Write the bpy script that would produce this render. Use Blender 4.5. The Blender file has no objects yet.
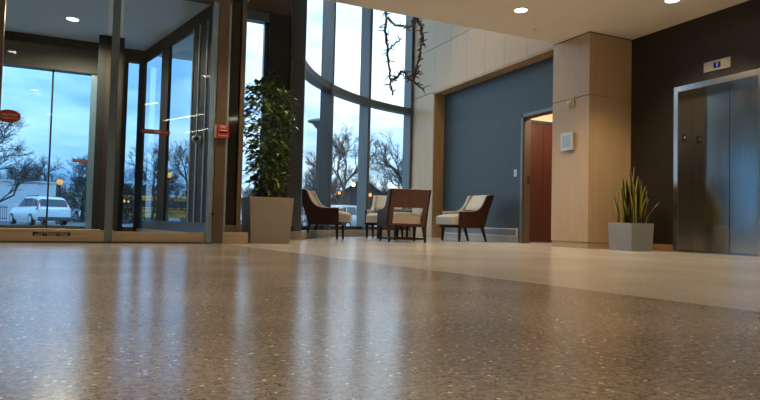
import bpy, bmesh, math, random
from mathutils import Vector, Matrix

# ------------------------------------------------------------------ camera, world, exposure
sc = bpy.context.scene
COL = sc.collection
F_PX = 590.0
YAW = math.radians(24.6); PITCH = math.atan(22 / 590); ROLL = 0.024
fw = Vector((math.sin(YAW) * math.cos(PITCH), math.cos(YAW) * math.cos(PITCH), math.sin(PITCH)))
r0 = Vector((math.cos(YAW), -math.sin(YAW), 0)); u0 = r0.cross(fw)
rt = r0 * math.cos(ROLL) + u0 * math.sin(ROLL)
up = u0 * math.cos(ROLL) - r0 * math.sin(ROLL)
cam_d = bpy.data.cameras.new('camera'); cam = bpy.data.objects.new('camera', cam_d); COL.objects.link(cam)
m = Matrix((rt, up, -fw)).transposed().to_4x4(); m.translation = (0, 0, 0.30)
cam.matrix_world = m
cam_d.sensor_width = 36; cam_d.lens = 36 * F_PX / 760; cam_d.clip_start = 0.02; cam_d.clip_end = 600
sc.camera = cam
sc.view_settings.view_transform = 'Standard'; sc.view_settings.look = 'None'
sc.view_settings.gamma = 1; sc.view_settings.use_curve_mapping = False
sc.view_settings.exposure = 1.05
sc.cycles.max_bounces = 8; sc.cycles.transparent_max_bounces = 24
sc.cycles.sample_clamp_indirect = 4.0

SKY = 0.88
LAMP_W = 78.0
W = bpy.data.worlds.new('dusk_sky'); sc.world = W; W.use_nodes = True
nt = W.node_tree; nt.nodes.clear()
def wn(t, **k):
    n = nt.nodes.new(t)
    for a, b in k.items(): setattr(n, a, b)
    return n
tc = wn('ShaderNodeTexCoord'); mp = wn('ShaderNodeMapping'); mp.inputs['Scale'].default_value = (1.6, 1.6, 7.0)
nz = wn('ShaderNodeTexNoise'); nz.inputs['Scale'].default_value = 1.7; nz.inputs['Detail'].default_value = 7; nz.inputs['Roughness'].default_value = .55
nt.links.new(tc.outputs['Generated'], mp.inputs[0]); nt.links.new(mp.outputs[0], nz.inputs['Vector'])
cr = wn('ShaderNodeValToRGB')
cr.color_ramp.elements[0].position = .36; cr.color_ramp.elements[0].color = (.27, .48, .74, 1)
cr.color_ramp.elements[1].position = .62; cr.color_ramp.elements[1].color = (.80, .89, 1.0, 1)
e = cr.color_ramp.elements.new(.48); e.color = (.50, .71, .91, 1)
nt.links.new(nz.outputs['Fac'], cr.inputs[0])
sx = wn('ShaderNodeSeparateXYZ'); nt.links.new(tc.outputs['Generated'], sx.inputs[0])
mr = wn('ShaderNodeMapRange'); mr.inputs[1].default_value = 0.0; mr.inputs[2].default_value = 1.0; mr.inputs[3].default_value = .85; mr.inputs[4].default_value = 2.5
nt.links.new(sx.outputs['Z'], mr.inputs[0])
mul = wn('ShaderNodeMath', operation='MULTIPLY'); mul.inputs[1].default_value = SKY; nt.links.new(mr.outputs[0], mul.inputs[0])
bg = wn('ShaderNodeBackground'); wo = wn('ShaderNodeOutputWorld')
nt.links.new(cr.outputs[0], bg.inputs[0]); nt.links.new(mul.outputs[0], bg.inputs[1]); nt.links.new(bg.outputs[0], wo.inputs[0])

# ------------------------------------------------------------------ materials
MATS = {}
def mat(name, col, rough=.5, metal=0., var=0., vscale=(8, 8, 8), col2=None, bump=0., emit=None, estr=0., spec=.5, coat=0., detail=4., aniso=0.):
    if name in MATS: return MATS[name]
    mm = bpy.data.materials.new(name); mm.use_nodes = True; t = mm.node_tree
    p = t.nodes['Principled BSDF']
    p.inputs['Base Color'].default_value = (*col, 1); p.inputs['Roughness'].default_value = rough
    p.inputs['Metallic'].default_value = metal; p.inputs['Specular IOR Level'].default_value = spec
    p.inputs['Coat Weight'].default_value = coat; p.inputs['Coat Roughness'].default_value = .1
    p.inputs['Anisotropic'].default_value = aniso
    c = t.nodes.new('ShaderNodeTexCoord'); mpn = t.nodes.new('ShaderNodeMapping'); mpn.inputs['Scale'].default_value = vscale
    n = t.nodes.new('ShaderNodeTexNoise'); n.inputs['Scale'].default_value = 1.0; n.inputs['Detail'].default_value = detail
    t.links.new(c.outputs['Object'], mpn.inputs[0]); t.links.new(mpn.outputs[0], n.inputs['Vector'])
    if var > 0 or col2:
        r = t.nodes.new('ShaderNodeValToRGB')
        a = col if col2 else tuple(x * (1 - var) for x in col)
        b = col2 if col2 else tuple(min(1, x * (1 + var)) for x in col)
        r.color_ramp.elements[0].position = .3; r.color_ramp.elements[0].color = (*a, 1)
        r.color_ramp.elements[1].position = .7; r.color_ramp.elements[1].color = (*b, 1)
        t.links.new(n.outputs['Fac'], r.inputs[0]); t.links.new(r.outputs[0], p.inputs['Base Color'])
    if bump > 0:
        bn = t.nodes.new('ShaderNodeBump'); bn.inputs['Strength'].default_value = bump; bn.inputs['Distance'].default_value = .01
        t.links.new(n.outputs['Fac'], bn.inputs['Height']); t.links.new(bn.outputs[0], p.inputs['Normal'])
    if emit:
        p.inputs['Emission Color'].default_value = (*emit, 1); p.inputs['Emission Strength'].default_value = estr
    MATS[name] = mm
    return mm

def glass(name, tint, ior=1.5, rough=0.0):
    mm = bpy.data.materials.new(name); mm.use_nodes = True; t = mm.node_tree; t.nodes.clear()
    tr = t.nodes.new('ShaderNodeBsdfTransparent'); tr.inputs[0].default_value = (*tint, 1)
    gl = t.nodes.new('ShaderNodeBsdfGlossy'); gl.inputs['Roughness'].default_value = rough; gl.inputs[0].default_value = (1, 1, 1, 1)
    fr = t.nodes.new('ShaderNodeFresnel'); fr.inputs[0].default_value = ior
    geo = t.nodes.new('ShaderNodeNewGeometry')
    inv = t.nodes.new('ShaderNodeMath'); inv.operation = 'SUBTRACT'; inv.inputs[0].default_value = 1.0
    t.links.new(geo.outputs['Backfacing'], inv.inputs[1])
    mu = t.nodes.new('ShaderNodeMath'); mu.operation = 'MULTIPLY'
    t.links.new(fr.outputs[0], mu.inputs[0]); t.links.new(inv.outputs[0], mu.inputs[1])
    mx = t.nodes.new('ShaderNodeMixShader'); o = t.nodes.new('ShaderNodeOutputMaterial')
    t.links.new(mu.outputs[0], mx.inputs[0]); t.links.new(tr.outputs[0], mx.inputs[1]); t.links.new(gl.outputs[0], mx.inputs[2])
    t.links.new(mx.outputs[0], o.inputs[0])
    return mm

def terrazzo(name, base, base2, chipc, darkc, rough, dens, chip_s):
    mm = bpy.data.materials.new(name); mm.use_nodes = True; t = mm.node_tree
    p = t.nodes['Principled BSDF']; L = t.links.new
    def N(tp, **k):
        n = t.nodes.new(tp)
        for a, b in k.items(): setattr(n, a, b)
        return n
    c = N('ShaderNodeTexCoord')
    big = N('ShaderNodeTexNoise'); big.inputs['Scale'].default_value = 1.2; big.inputs['Detail'].default_value = 5
    L(c.outputs['Object'], big.inputs['Vector'])
    mid = N('ShaderNodeTexNoise'); mid.inputs['Scale'].default_value = 60; mid.inputs['Detail'].default_value = 6; mid.inputs['Roughness'].default_value = .7
    L(c.outputs['Object'], mid.inputs['Vector'])
    r1 = N('ShaderNodeValToRGB'); r1.color_ramp.elements[0].position = .42; r1.color_ramp.elements[0].color = (*base, 1)
    r1.color_ramp.elements[1].position = .60; r1.color_ramp.elements[1].color = (*base2, 1)
    av = N('ShaderNodeMath', operation='MULTIPLY_ADD'); av.inputs[1].default_value = .35; L(big.outputs['Fac'], av.inputs[0])
    m2 = N('ShaderNodeMath', operation='MULTIPLY'); m2.inputs[1].default_value = .65; L(mid.outputs['Fac'], m2.inputs[0]); L(m2.outputs[0], av.inputs[2])
    L(av.outputs[0], r1.inputs[0])
    last = r1.outputs[0]
    for scale, colr, lim, rnd in ((dens * 1.6, darkc, .40, .40), (dens, chipc, chip_s, .90), (dens * .5, chipc, chip_s * .6, .90)):
        v = N('ShaderNodeTexVoronoi', feature='F1'); v.inputs['Scale'].default_value = scale; v.inputs['Randomness'].default_value = 1
        L(c.outputs['Object'], v.inputs['Vector'])
        le = N('ShaderNodeMath', operation='LESS_THAN'); le.inputs[1].default_value = lim; L(v.outputs['Distance'], le.inputs[0])
        sp = N('ShaderNodeSeparateColor'); L(v.outputs['Color'], sp.inputs[0])
        gt = N('ShaderNodeMath', operation='GREATER_THAN'); gt.inputs[1].default_value = rnd; L(sp.outputs[0], gt.inputs[0])
        an = N('ShaderNodeMath', operation='MULTIPLY'); L(le.outputs[0], an.inputs[0]); L(gt.outputs[0], an.inputs[1])
        sc2 = N('ShaderNodeMath', operation='MULTIPLY'); L(an.outputs[0], sc2.inputs[0]); L(sp.outputs[1], sc2.inputs[1])
        mx = N('ShaderNodeMixRGB'); mx.inputs[2].default_value = (*colr, 1); L(sc2.outputs[0], mx.inputs[0]); L(last, mx.inputs[1])
        last = mx.outputs[0]
    L(last, p.inputs['Base Color'])
    p.inputs['Roughness'].default_value = rough; p.inputs['Specular IOR Level'].default_value = .62
    bn = N('ShaderNodeBump'); bn.inputs['Strength'].default_value = .05; bn.inputs['Distance'].default_value = .002
    L(mid.outputs['Fac'], bn.inputs['Height']); L(bn.outputs[0], p.inputs['Normal'])
    return mm

T_DARK = terrazzo('terrazzo_brown', (.22, .186, .148), (.46, .40, .328), (.95, .90, .80), (.085, .072, .058), .20, 80, .34)
T_LIGHT = terrazzo('terrazzo_cream', (.44, .40, .35), (.63, .59, .53), (.70, .65, .57), (.32, .28, .23), .2, 75, .3)
PAINT = mat('ceiling_paint', (.74, .67, .57), .9, var=.03, vscale=(2, 2, 2))
BEIGE = mat('beige_wall_paint', (.42, .34, .25), .85, var=.05, vscale=(1, 1, 1))
WOODP = mat('maple_panel', (.465, .33, .192), .42, col2=(.505, .365, .22), vscale=(22, 22, 1.1), detail=6)
WOODT = mat('oak_trim', (.36, .22, .09), .42, col2=(.46, .29, .13), vscale=(25, 25, 1.5), detail=6)
DARKW = mat('espresso_wallcovering', (.017, .013, .009), .55, var=.25, vscale=(40, 40, 3), bump=.05)
BLUEW = mat('slate_blue_wallcovering', (.037, .056, .070), .5, var=.12, vscale=(60, 60, 4), bump=.04)
BROWNW = mat('bronze_brown_panel', (.085, .058, .034), .5, var=.12, vscale=(3, 3, 3))
BLACKB = mat('dark_bronze_metal', (.020, .018, .016), .6, .0, var=.15, vscale=(5, 5, 2))
FRAMEB = mat('bronze_anodised_frame', (.15, .11, .072), .38, .45, var=.12, vscale=(4, 4, 2))
MULL = mat('grey_blue_mullion', (.115, .14, .165), .4, .25, var=.1, vscale=(6, 6, 1))
ALU = mat('clear_aluminium', (.46, .49, .52), .35, .25, var=.06, vscale=(30, 30, 2))
RAIL = mat('brushed_bronze_rail', (.50, .41, .29), .36, .45, var=.12, vscale=(3, 3, 60))
STEEL = mat('brushed_steel', (.50, .50, .49), .17, 1.0, var=.10, vscale=(70, 70, 1.2), detail=6)
STEELC = mat('polished_steel_casing', (.62, .63, .64), .22, 1.0, var=.05, vscale=(40, 40, 2))
STEELP = mat('satin_steel_plate', (.55, .48, .38), .35, .9, var=.06, vscale=(3, 60, 60))
CURB = mat('limestone_curb', (.42, .37, .31), .6, var=.1, vscale=(4, 4, 4))
VCEIL = mat('vestibule_ceiling_paint', (.66, .67, .66), .9, var=.03, vscale=(2, 2, 2))
WALNUT = mat('walnut_chair', (.024, .009, .006), .45, col2=(.052, .019, .011), vscale=(30, 30, 3), detail=6, spec=.22)
WALNUTB = mat('walnut_chair_back', (.075, .022, .009), .36, col2=(.125, .040, .016), vscale=(28, 28, 2), detail=6)
REDWOOD = mat('mahogany_panel', (.042, .009, .005), .4, col2=(.07, .016, .007), vscale=(20, 20, 1.2), detail=6)
CREAM = mat('cream_upholstery', (.62, .54, .44), .85, var=.06, vscale=(60, 60, 60), bump=.1)
TAUPE = mat('taupe_planter', (.27, .235, .195), .5, var=.05, vscale=(5, 5, 5))
GREYP = mat('grey_planter', (.25, .26, .265), .5, var=.05, vscale=(5, 5, 5))
SOIL = mat('potting_soil', (.03, .02, .013), .95, var=.4, vscale=(40, 40, 40), bump=.5)
LEAF = mat('ficus_leaf', (.03, .072, .015), .34, col2=(.13, .215, .045), vscale=(9, 9, 9))
BARK = mat('ficus_bark', (.16, .10, .055), .8, var=.3, vscale=(20, 20, 5))
SNAKE = mat('snake_leaf_green', (.010, .026, .010), .4, col2=(.028, .05, .018), vscale=(6, 6, 45))
SNAKEY = mat('snake_leaf_margin', (.50, .42, .07), .45, var=.1, vscale=(10, 10, 10))
DRIFT = mat('driftwood', (.035, .026, .022), .7, col2=(.24, .165, .12), vscale=(14, 14, 14))
CABLE = mat('steel_cable', (.2, .2, .2), .4, .8, var=.05)
WHITEP = mat('white_plastic', (.66, .66, .64), .4, var=.03)
GREYPL = mat('pale_grey_plate', (.48, .52, .52), .4, .2, var=.05)
BLACKP = mat('black_plastic', (.008, .008, .008), .35, var=.1)
REDP = mat('red_fire_alarm', (.50, .025, .012), .38, var=.06)
REDS = mat('red_sticker', (.24, .010, .008), .5, var=.05)
CREAML = mat('pale_lettering', (.50, .40, .26), .6, var=.03)
WHITEL = mat('white_lettering', (.8, .8, .78), .6, var=.03)
LEDB = mat('blue_led_digit', (.01, .01, .02), .4, emit=(.12, .10, 1.0), estr=1.6)
GLOW = mat('downlight_lens', (1, 1, 1), .4, emit=(1.0, .86, .66), estr=9)
SLOT = mat('slot_light_lens', (1, 1, 1), .4, emit=(1.0, .88, .70), estr=9)
G_CURT = glass('curtain_wall_glass', (.93, .97, .98))
G_VEST = glass('vestibule_glass', (.78, .89, .96))
STILE = mat('sky_tinted_grey_stile', (.15, .23, .28), .3, .35, var=.08, vscale=(30, 30, 2))  # blue of the sky light on the aluminium is put into this colour
G_DARK = mat('dark_spandrel_glass', (.012, .012, .009), .05, var=.2, vscale=(2, 2, 2), spec=.6)

# ------------------------------------------------------------------ mesh helpers
class MB:
    def __init__(s): s.v = []; s.f = []; s.mi = []
    def add(s, vs, fs, mi=0):
        o = len(s.v); s.v += [tuple(v) for v in vs]; s.f += [tuple(i + o for i in f) for f in fs]; s.mi += [mi] * len(fs)
        return s
    def box(s, a, b, mi=0):
        x0, y0, z0 = a; x1, y1, z1 = b
        return s.add([(x0, y0, z0), (x1, y0, z0), (x1, y1, z0), (x0, y1, z0), (x0, y0, z1), (x1, y0, z1), (x1, y1, z1), (x0, y1, z1)],
                     [(3, 2, 1, 0), (4, 5, 6, 7), (0, 1, 5, 4), (1, 2, 6, 5), (2, 3, 7, 6), (3, 0, 4, 7)], mi)
    def prism(s, pts, z0, z1, mi=0):   # pts ccw in xy
        n = len(pts)
        return s.add([(x, y, z0) for x, y in pts] + [(x, y, z1) for x, y in pts],
                     [tuple(range(n))[::-1], tuple(range(n, 2 * n))] + [(i, (i + 1) % n, n + (i + 1) % n, n + i) for i in range(n)], mi)
    def prism_x(s, pts, x0, x1, mi=0):  # pts in (y,z)
        n = len(pts)
        return s.add([(x0, y, z) for y, z in pts] + [(x1, y, z) for y, z in pts],
                     [tuple(range(n))[::-1], tuple(range(n, 2 * n))] + [(i, (i + 1) % n, n + (i + 1) % n, n + i) for i in range(n)], mi)
    def tube(s, pts, rads, n=6, mi=0, cap=True):
        pts = [Vector(p) for p in pts]; o = []
        for i, p in enumerate(pts):
            d = (pts[min(i + 1, len(pts) - 1)] - pts[max(i - 1, 0)]).normalized()
            a = d.orthogonal().normalized() if abs(d.z) < .95 else Vector((1, 0, 0)) - d * d.x
            if abs(d.z) < .95: a = Vector((0, 0, 1)).cross(d)
            a.normalize(); b = d.cross(a)
            r = rads[i] if hasattr(rads, '__len__') else rads
            o += [p + (a * math.cos(2 * math.pi * k / n) + b * math.sin(2 * math.pi * k / n)) * r for k in range(n)]
        fs = [(i * n + k, i * n + (k + 1) % n, (i + 1) * n + (k + 1) % n, (i + 1) * n + k) for i in range(len(pts) - 1) for k in range(n)]
        if cap: fs += [tuple(range(n))[::-1], tuple((len(pts) - 1) * n + k for k in range(n))]
        return s.add(o, fs, mi)
    def lathe(s, prof, n=24, c=(0, 0, 0), mi=0):   # prof (r,z)
        o = [(c[0] + r * math.cos(2 * math.pi * k / n), c[1] + r * math.sin(2 * math.pi * k / n), c[2] + z) for r, z in prof for k in range(n)]
        fs = [(i * n + k, i * n + (k + 1) % n, (i + 1) * n + (k + 1) % n, (i + 1) * n + k) for i in range(len(prof) - 1) for k in range(n)]
        fs += [tuple(range(n))[::-1], tuple((len(prof) - 1) * n + k for k in range(n))]
        return s.add(o, fs, mi)
    def mesh(s, name, mats, smooth=False, bevel=0., seg=2):
        me = bpy.data.meshes.new(name); me.from_pydata(s.v, [], s.f)
        if not isinstance(mats, (list, tuple)): mats = [mats]
        for q in mats: me.materials.append(q)
        me.polygons.foreach_set('material_index', s.mi)
        bm = bmesh.new(); bm.from_mesh(me)
        if bevel > 0:
            bmesh.ops.bevel(bm, geom=list(bm.edges), offset=bevel, segments=seg, profile=.5, affect='EDGES', clamp_overlap=True)
        if len(s.v) < 60000: bmesh.ops.recalc_face_normals(bm, faces=bm.faces)
        bm.to_mesh(me); bm.free()
        if smooth:
            me.polygons.foreach_set('use_smooth', [True] * len(me.polygons))
        me.update()
        return me
    def build(s, name, mats, parent=None, smooth=False, bevel=0., seg=2, sharp=None):
        me = s.mesh(name, mats, smooth or sharp is not None, bevel, seg)
        if sharp is not None: me.set_sharp_from_angle(angle=math.radians(sharp))
        o = bpy.data.objects.new(name, me); COL.objects.link(o)
        if parent: o.parent = parent
        return o

def tag(o, label, cat, group=None, kind=None):
    o['label'] = label; o['category'] = cat
    if group: o['group'] = group
    if kind: o['kind'] = kind
    return o
def empty(name, loc=(0, 0, 0), rz=0., parent=None):
    o = bpy.data.objects.new(name, None); COL.objects.link(o); o.location = loc; o.rotation_euler = (0, 0, rz)
    o.empty_display_size = .1
    if parent: o.parent = parent
    return o
def box(name, a, b, mt, parent=None, bevel=0., label=None, cat=None, kind=None, group=None):
    a2 = tuple(min(p, q) for p, q in zip(a, b)); b2 = tuple(max(p, q) for p, q in zip(a, b))
    o = MB().box(a2, b2).build(name, mt, parent, bevel=bevel)
    if label: tag(o, label, cat, group, kind)
    return o
def struct(name, label, cat, loc=(0, 0, 0)):
    return tag(empty(name, loc), label, cat, kind='structure')
def copy_tree(o, parent=None):
    c = o.copy(); COL.objects.link(c)
    if parent: c.parent = parent
    for ch in o.children: copy_tree(ch, c)
    return c
def text(body, size, mt, parent, name='lettering', mw=None, extrude=.0008, align='CENTER', sx=1.0):
    cu = bpy.data.curves.new(name, 'FONT'); cu.body = body; cu.size = size; cu.extrude = extrude
    cu.align_x = align; cu.align_y = 'CENTER'; cu.resolution_u = 2
    tmp = bpy.data.objects.new('tmp', cu); COL.objects.link(tmp)
    dg = bpy.context.evaluated_depsgraph_get(); dg.update()
    me = bpy.data.meshes.new_from_object(tmp.evaluated_get(dg)); bpy.data.objects.remove(tmp)
    me.materials.clear(); me.materials.append(mt)
    for v in me.vertices: v.co.x *= sx
    o = bpy.data.objects.new(name, me); COL.objects.link(o)
    if parent: o.parent = parent
    if mw is not None: o.matrix_local = mw
    return o
FACE_SOUTH = Matrix.Rotation(math.pi / 2, 4, 'X')                       # text facing -Y
FACE_WEST = Matrix.Rotation(-math.pi / 2, 4, 'Z') @ FACE_SOUTH           # text facing -X
def T(x, y, z): return Matrix.Translation((x, y, z))

# ------------------------------------------------------------------ the room shell
CEIL = 3.05; EDGE = 6.92; GY = 7.12
def lineX(y): return 2.21 - .173 * (y - 1.41)
tag(MB().prism([(-5, -6), (lineX(-6), -6), (lineX(7.25), 7.25), (1.24, 7.26), (.42, 10.7), (-2.75, 10.7), (-2.75, 7.25), (-5, 7.25)], -.12, 0).build('floor', T_DARK),
    'polished brown terrazzo floor with scattered pale stone chips', 'floor', kind='structure')
tag(MB().prism([(lineX(-6), -6), (7.3, -6), (7.3, 6.9), (9.2, 6.9), (9.2, 8.6), (6.5, 8.6), (6.5, 12.1), (2.3, 12.1), (1.5, 8.92), (1.40, 8.92), (1.40, 7.6), (lineX(7.25), 7.6), (lineX(7.25), 7.25)], -.12, 0).build('floor', T_LIGHT),
    'polished cream terrazzo floor before the elevator and lounge chairs', 'floor', kind='structure')
box('ceiling', (-5, -6, CEIL), (6.9, EDGE, CEIL + .35), PAINT, label='low cream painted ceiling over the lobby', cat='ceiling', kind='structure')
box('ceiling', (1.3, EDGE, 6.3), (6.6, 12.3, 6.5), PAINT, label='high ceiling above the curved window bay', cat='ceiling', kind='structure')
box('ceiling', (-2.75, GY + .1, CEIL), (1.5, 10.75, CEIL + .2), VCEIL, label='grey painted ceiling of the glazed entrance vestibule', cat='ceiling', kind='structure')
box('wall_back', (-5, -6.1, -.12), (7.3, -6, CEIL + .3), BEIGE, label='beige lobby wall behind the viewpoint', cat='wall', kind='structure')
box('wall_left', (-5.1, -6, -.12), (-5, GY + .1, CEIL + .3), BEIGE, label='beige lobby wall left of the glass entrance', cat='wall', kind='structure')
box('wall_front_left', (-5, GY, 0), (-2.75, GY + .12, CEIL), BEIGE, label='beige wall stretch beside the entrance vestibule', cat='wall', kind='structure')
box('wall_vestibule_left', (-2.85, GY + .12, 0), (-2.75, 10.7, CEIL), BROWNW, label='brown side wall of the entrance vestibule', cat='wall', kind='structure')
box('wall_bulkhead', (1.3, EDGE - .25, CEIL + .35), (6.2, EDGE, 6.4), PAINT, label='painted bulkhead rising above the low ceiling edge', cat='wall', kind='structure')
box('wall_atrium_left', (1.32, EDGE, CEIL + .02), (1.5, 8.6, 6.4), PAINT, label='painted side wall high above the entrance vestibule', cat='wall', kind='structure')

# right-hand elevator wall with its opening (5.52 .. 4.33)
EX = 6.85
wr = struct('wall_right', 'dark brown wallcovering on the elevator wall', 'wall')
box('wall_segment', (EX, 5.50, 0), (EX + .3, 6.9, CEIL), DARKW, wr)
box('wall_segment', (EX, -6, 0), (EX + .3, 4.35, CEIL), DARKW, wr)
box('wall_segment', (EX, 4.35, 2.19), (EX + .3, 5.50, CEIL), DARKW, wr)
bb = struct('baseboard_right', 'honey brown wooden baseboard along the elevator wall', 'baseboard')
box('board', (EX - .015, 5.535, 0), (EX, 6.25, .09), WOODT, bb, bevel=.003)
box('board', (EX - .015, -6, 0), (EX, 4.31, .09), WOODT, bb, bevel=.003)

# wood-clad pier
pr = struct('column', 'square pier clad in maple panels beside the elevator', 'column')
box('core', (6.07, 6.27, 0), (6.85, 6.98, CEIL), WOODT, pr)
for z0, z1 in ((.085, 2.153), (2.162, CEIL - .012)):
    box('panel', (6.045, 6.25, z0), (6.075, 7.0, z1), WOODP, pr, bevel=.002)
    box('panel', (6.077, 6.25, z0), (6.85, 6.28, z1), WOODP, pr, bevel=.002)
box('plinth', (6.055, 6.26, 0), (6.85, 6.99, .08), WOODP, pr, bevel=.002)
box('shadow_trim', (6.04, 6.245, CEIL - .012), (6.85, 7.0, CEIL), BLACKB, pr)

# wood wall, blue recess
wu = struct('wall_far_right', 'maple panelled wall with fine joints above the blue recess', 'wall')
box('backing', (6.15, 6.98, 3.06), (6.35, 11.9, 6.3), WOODT, wu)
ys = [7.0, 7.7, 8.3, 8.9, 9.5, 10.1, 10.7, 11.28, 11.87]
zs = [3.055, 4.0, 4.95, 6.3]
for i in range(len(ys) - 1):
    for j in range(len(zs) - 1):
        box('panel', (6.10, ys[i] + .0025, zs[j] + .004), (6.15, ys[i + 1] - .0025, zs[j + 1] - .004), WOODP, wu, bevel=.002)
box('panel', (6.10, 10.73, 0.004), (6.15, 11.28 - .0025, 3.047), WOODP, wu, bevel=.002)
box('panel', (6.10, 11.2825, 0.004), (6.15, 11.87, 3.047), WOODP, wu, bevel=.002)
box('backing', (6.15, 10.745, 0), (6.35, 11.9, 3.06), WOODT, wu)
tr = struct('trim_1', 'honey brown wooden reveal framing the blue wall recess', 'trim')
box('jamb_board', (6.095, 10.70, 0), (6.35, 10.745, 3.05), WOODT, tr, bevel=.003)
box('head_board', (6.095, 7.0, 3.01), (6.35, 10.745, 3.055), WOODT, tr, bevel=.003)
wb = struct('wall_recess', 'slate blue wallcovering in the recess behind the chairs', 'wall')
box('wall_segment', (6.35, 8.11, 0), (6.48, 10.75, 3.06), BLUEW, wb)
box('wall_segment', (6.35, 6.98, 2.18), (6.48, 8.11, 3.06), BLUEW, wb)
bb = struct('baseboard_recess', 'pale baseboard below the vent grille on the blue wall', 'baseboard')
box('board', (6.335, 8.16, 0), (6.35, 10.70, .095), CURB, bb, bevel=.003)
gr = tag(empty('vent_grille', (6.35, 9.4, .1)), 'long white linear vent grille low on the blue wall', 'vent')
box('frame', (-.02, -1.22, .125), (0, 1.28, .145), WHITEP, gr, bevel=.002); box('frame', (-.02, -1.22, 0), (0, 1.28, .02), WHITEP, gr, bevel=.002)
box('frame', (-.02, -1.22, .02), (0, -1.19, .125), WHITEP, gr); box('frame', (-.02, 1.25, .02), (0, 1.28, .125), WHITEP, gr)
box('backing', (-.006, -1.19, .02), (0, 1.25, .125), mat('vent_grey', (.12, .14, .16), .6, var=.1), gr)
for i in range(5):
    box('slat', (-.016, -1.19, .030 + i * .019), (-.006, 1.25, .036 + i * .019), GREYPL, gr)

# doorway in the blue wall
d = struct('door_1', 'open doorway with pale steel frame beside the wooden pier', 'doorway')
box('casing', (6.325, 8.06, 0), (6.352, 8.115, 2.19), mat('grey_steel_casing', (.16, .17, .175), .4, .2, var=.05), d, bevel=.003)
box('casing', (6.325, 6.98, 2.135), (6.352, 8.115, 2.19), mat('grey_steel_casing', (.16, .17, .175), .4, .2, var=.05), d, bevel=.003)
box('jamb', (6.352, 8.045, 0), (6.48, 8.11, 2.135), BROWNW, d); box('jamb', (6.352, 6.98, 2.125), (6.48, 8.06, 2.18), BROWNW, d)
box('strike_plate', (6.42, 8.040, 1.00), (6.47, 8.045, 1.14), BLACKP, d)
wc = struct('wall_corridor', 'mahogany panelled wall seen through the doorway', 'wall')
box('backing', (6.50, 8.58, 0), (9.2, 8.66, 2.7), mat('warm_white_paint', (.75, .66, .52), .9, var=.03), wc)
for i in range(4):
    box('panel', (6.52 + i * .66, 8.55, .01), (6.52 + (i + 1) * .66 - .006, 8.58, 2.16), REDWOOD, wc, bevel=.002)
box('cornice', (6.52, 8.53, 2.16), (9.2, 8.58, 2.215), BLACKB, wc)
box('ceiling', (6.50, 6.9, 2.7), (9.2, 8.66, 2.8), PAINT, label='small warm lit ceiling inside the side corridor', cat='ceiling', kind='structure')
box('wall_corridor_end', (9.2, 6.9, 0), (9.3, 8.66, 2.8), BEIGE, label='beige end wall of the side corridor', cat='wall', kind='structure')
box('wall_corridor_near', (7.15, 6.8, 0), (9.2, 6.9, 2.8), BEIGE, label='beige near wall of the side corridor', cat='wall', kind='structure')

# elevator
d = struct('door_2', 'brushed steel elevator door with two sliding panels', 'elevator door')
box('casing', (EX - .018, 5.46, 0), (EX + .002, 5.525, 2.20), STEELC, d, bevel=.003)
box('casing', (EX - .018, 4.325, 0), (EX + .002, 4.39, 2.20), STEELC, d, bevel=.003)
box('casing', (EX - .018, 4.39, 2.125), (EX + .002, 5.46, 2.20), STEELC, d, bevel=.003)
box('jamb', (EX + .002, 5.46, 0), (EX + .27, 5.50, 2.19), STEEL, d); box('jamb', (EX + .002, 4.35, 0), (EX + .27, 4.39, 2.19), STEEL, d)
box('jamb', (EX + .002, 4.39, 2.125), (EX + .27, 5.46, 2.19), STEEL, d)
box('door_panel', (EX + .25, 4.928, .012), (EX + .28, 5.46, 2.125), STEEL, d, bevel=.003)
box('door_panel', (EX + .25, 4.39, .012), (EX + .28, 4.922, 2.125), STEEL, d, bevel=.003)
box('threshold', (EX, 4.39, -.01), (EX + .28, 5.46, .008), STEELC, d)
box('shaft_backing', (EX + .28, 4.3, 0), (EX + .31, 5.55, 2.3), BLACKB, d)
cb = tag(empty('call_button', (EX + .11, 5.458, 1.52)), 'small black call button plate on the elevator jamb', 'button')
MB().box((-.035, -.006, -.05), (.035, .0, .05)).build('plate', BLACKP, cb, bevel=.004)
o = MB().lathe([(.016, 0), (.016, .006), (.010, .009)], 16).build('button', WHITEP, cb, sharp=40); o.rotation_euler = (math.pi / 2, 0, 0); o.location = (-.006, -.005, .008)
ip = tag(empty('floor_indicator', (EX, 4.91, 2.365)), 'satin steel floor indicator with blue digit above the elevator', 'indicator')
box('plate', (-.014, -.18, -.065), (0, .18, .065), STEELP, ip, bevel=.003)
box('display', (-.017, -.05, -.035), (-.013, .045, .035), BLACKP, ip)
text('1', .07, LEDB, ip, 'digit', T(-.0175, -.006, 0) @ FACE_WEST)

# pier and wall fittings
st = tag(empty('fire_strobe', (6.045, 6.59, 2.09)), 'small white fire strobe on the pier, above the square plate', 'strobe')
box('plate', (-.02, -.06, -.065), (0, .06, .065), mat('tan_plate', (.50, .38, .24), .5, var=.05), st, bevel=.004)
MB().lathe([(.045, 0), (.045, .012), (.032, .035), (.012, .045)], 20).build('lens', WHITEP, st, sharp=35).matrix_local = T(-.02, .02, 0) @ Matrix.Rotation(-math.pi / 2, 4, 'Y')
sp_ = tag(empty('speaker_plate', (6.045, 6.645, 1.535)), 'square pale grey metal speaker plate on the pier', 'speaker')
box('housing', (-.035, -.115, -.12), (0, .115, .12), mat('tan_plate', (.5, .38, .24)), sp_, bevel=.003)
box('face', (-.045, -.125, -.13), (-.035, .125, .13), GREYPL, sp_, bevel=.003)
box('grille', (-.049, -.085, -.085), (-.045, .085, .085), mat('speaker_mesh', (.36, .40, .41), .5, .3, var=.25, vscale=(90, 90, 90)), sp_, bevel=.001)
sw = tag(empty('light_switch', (6.35, 8.27, 1.20)), 'white light switch on the blue wall by the doorway', 'switch')
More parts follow.
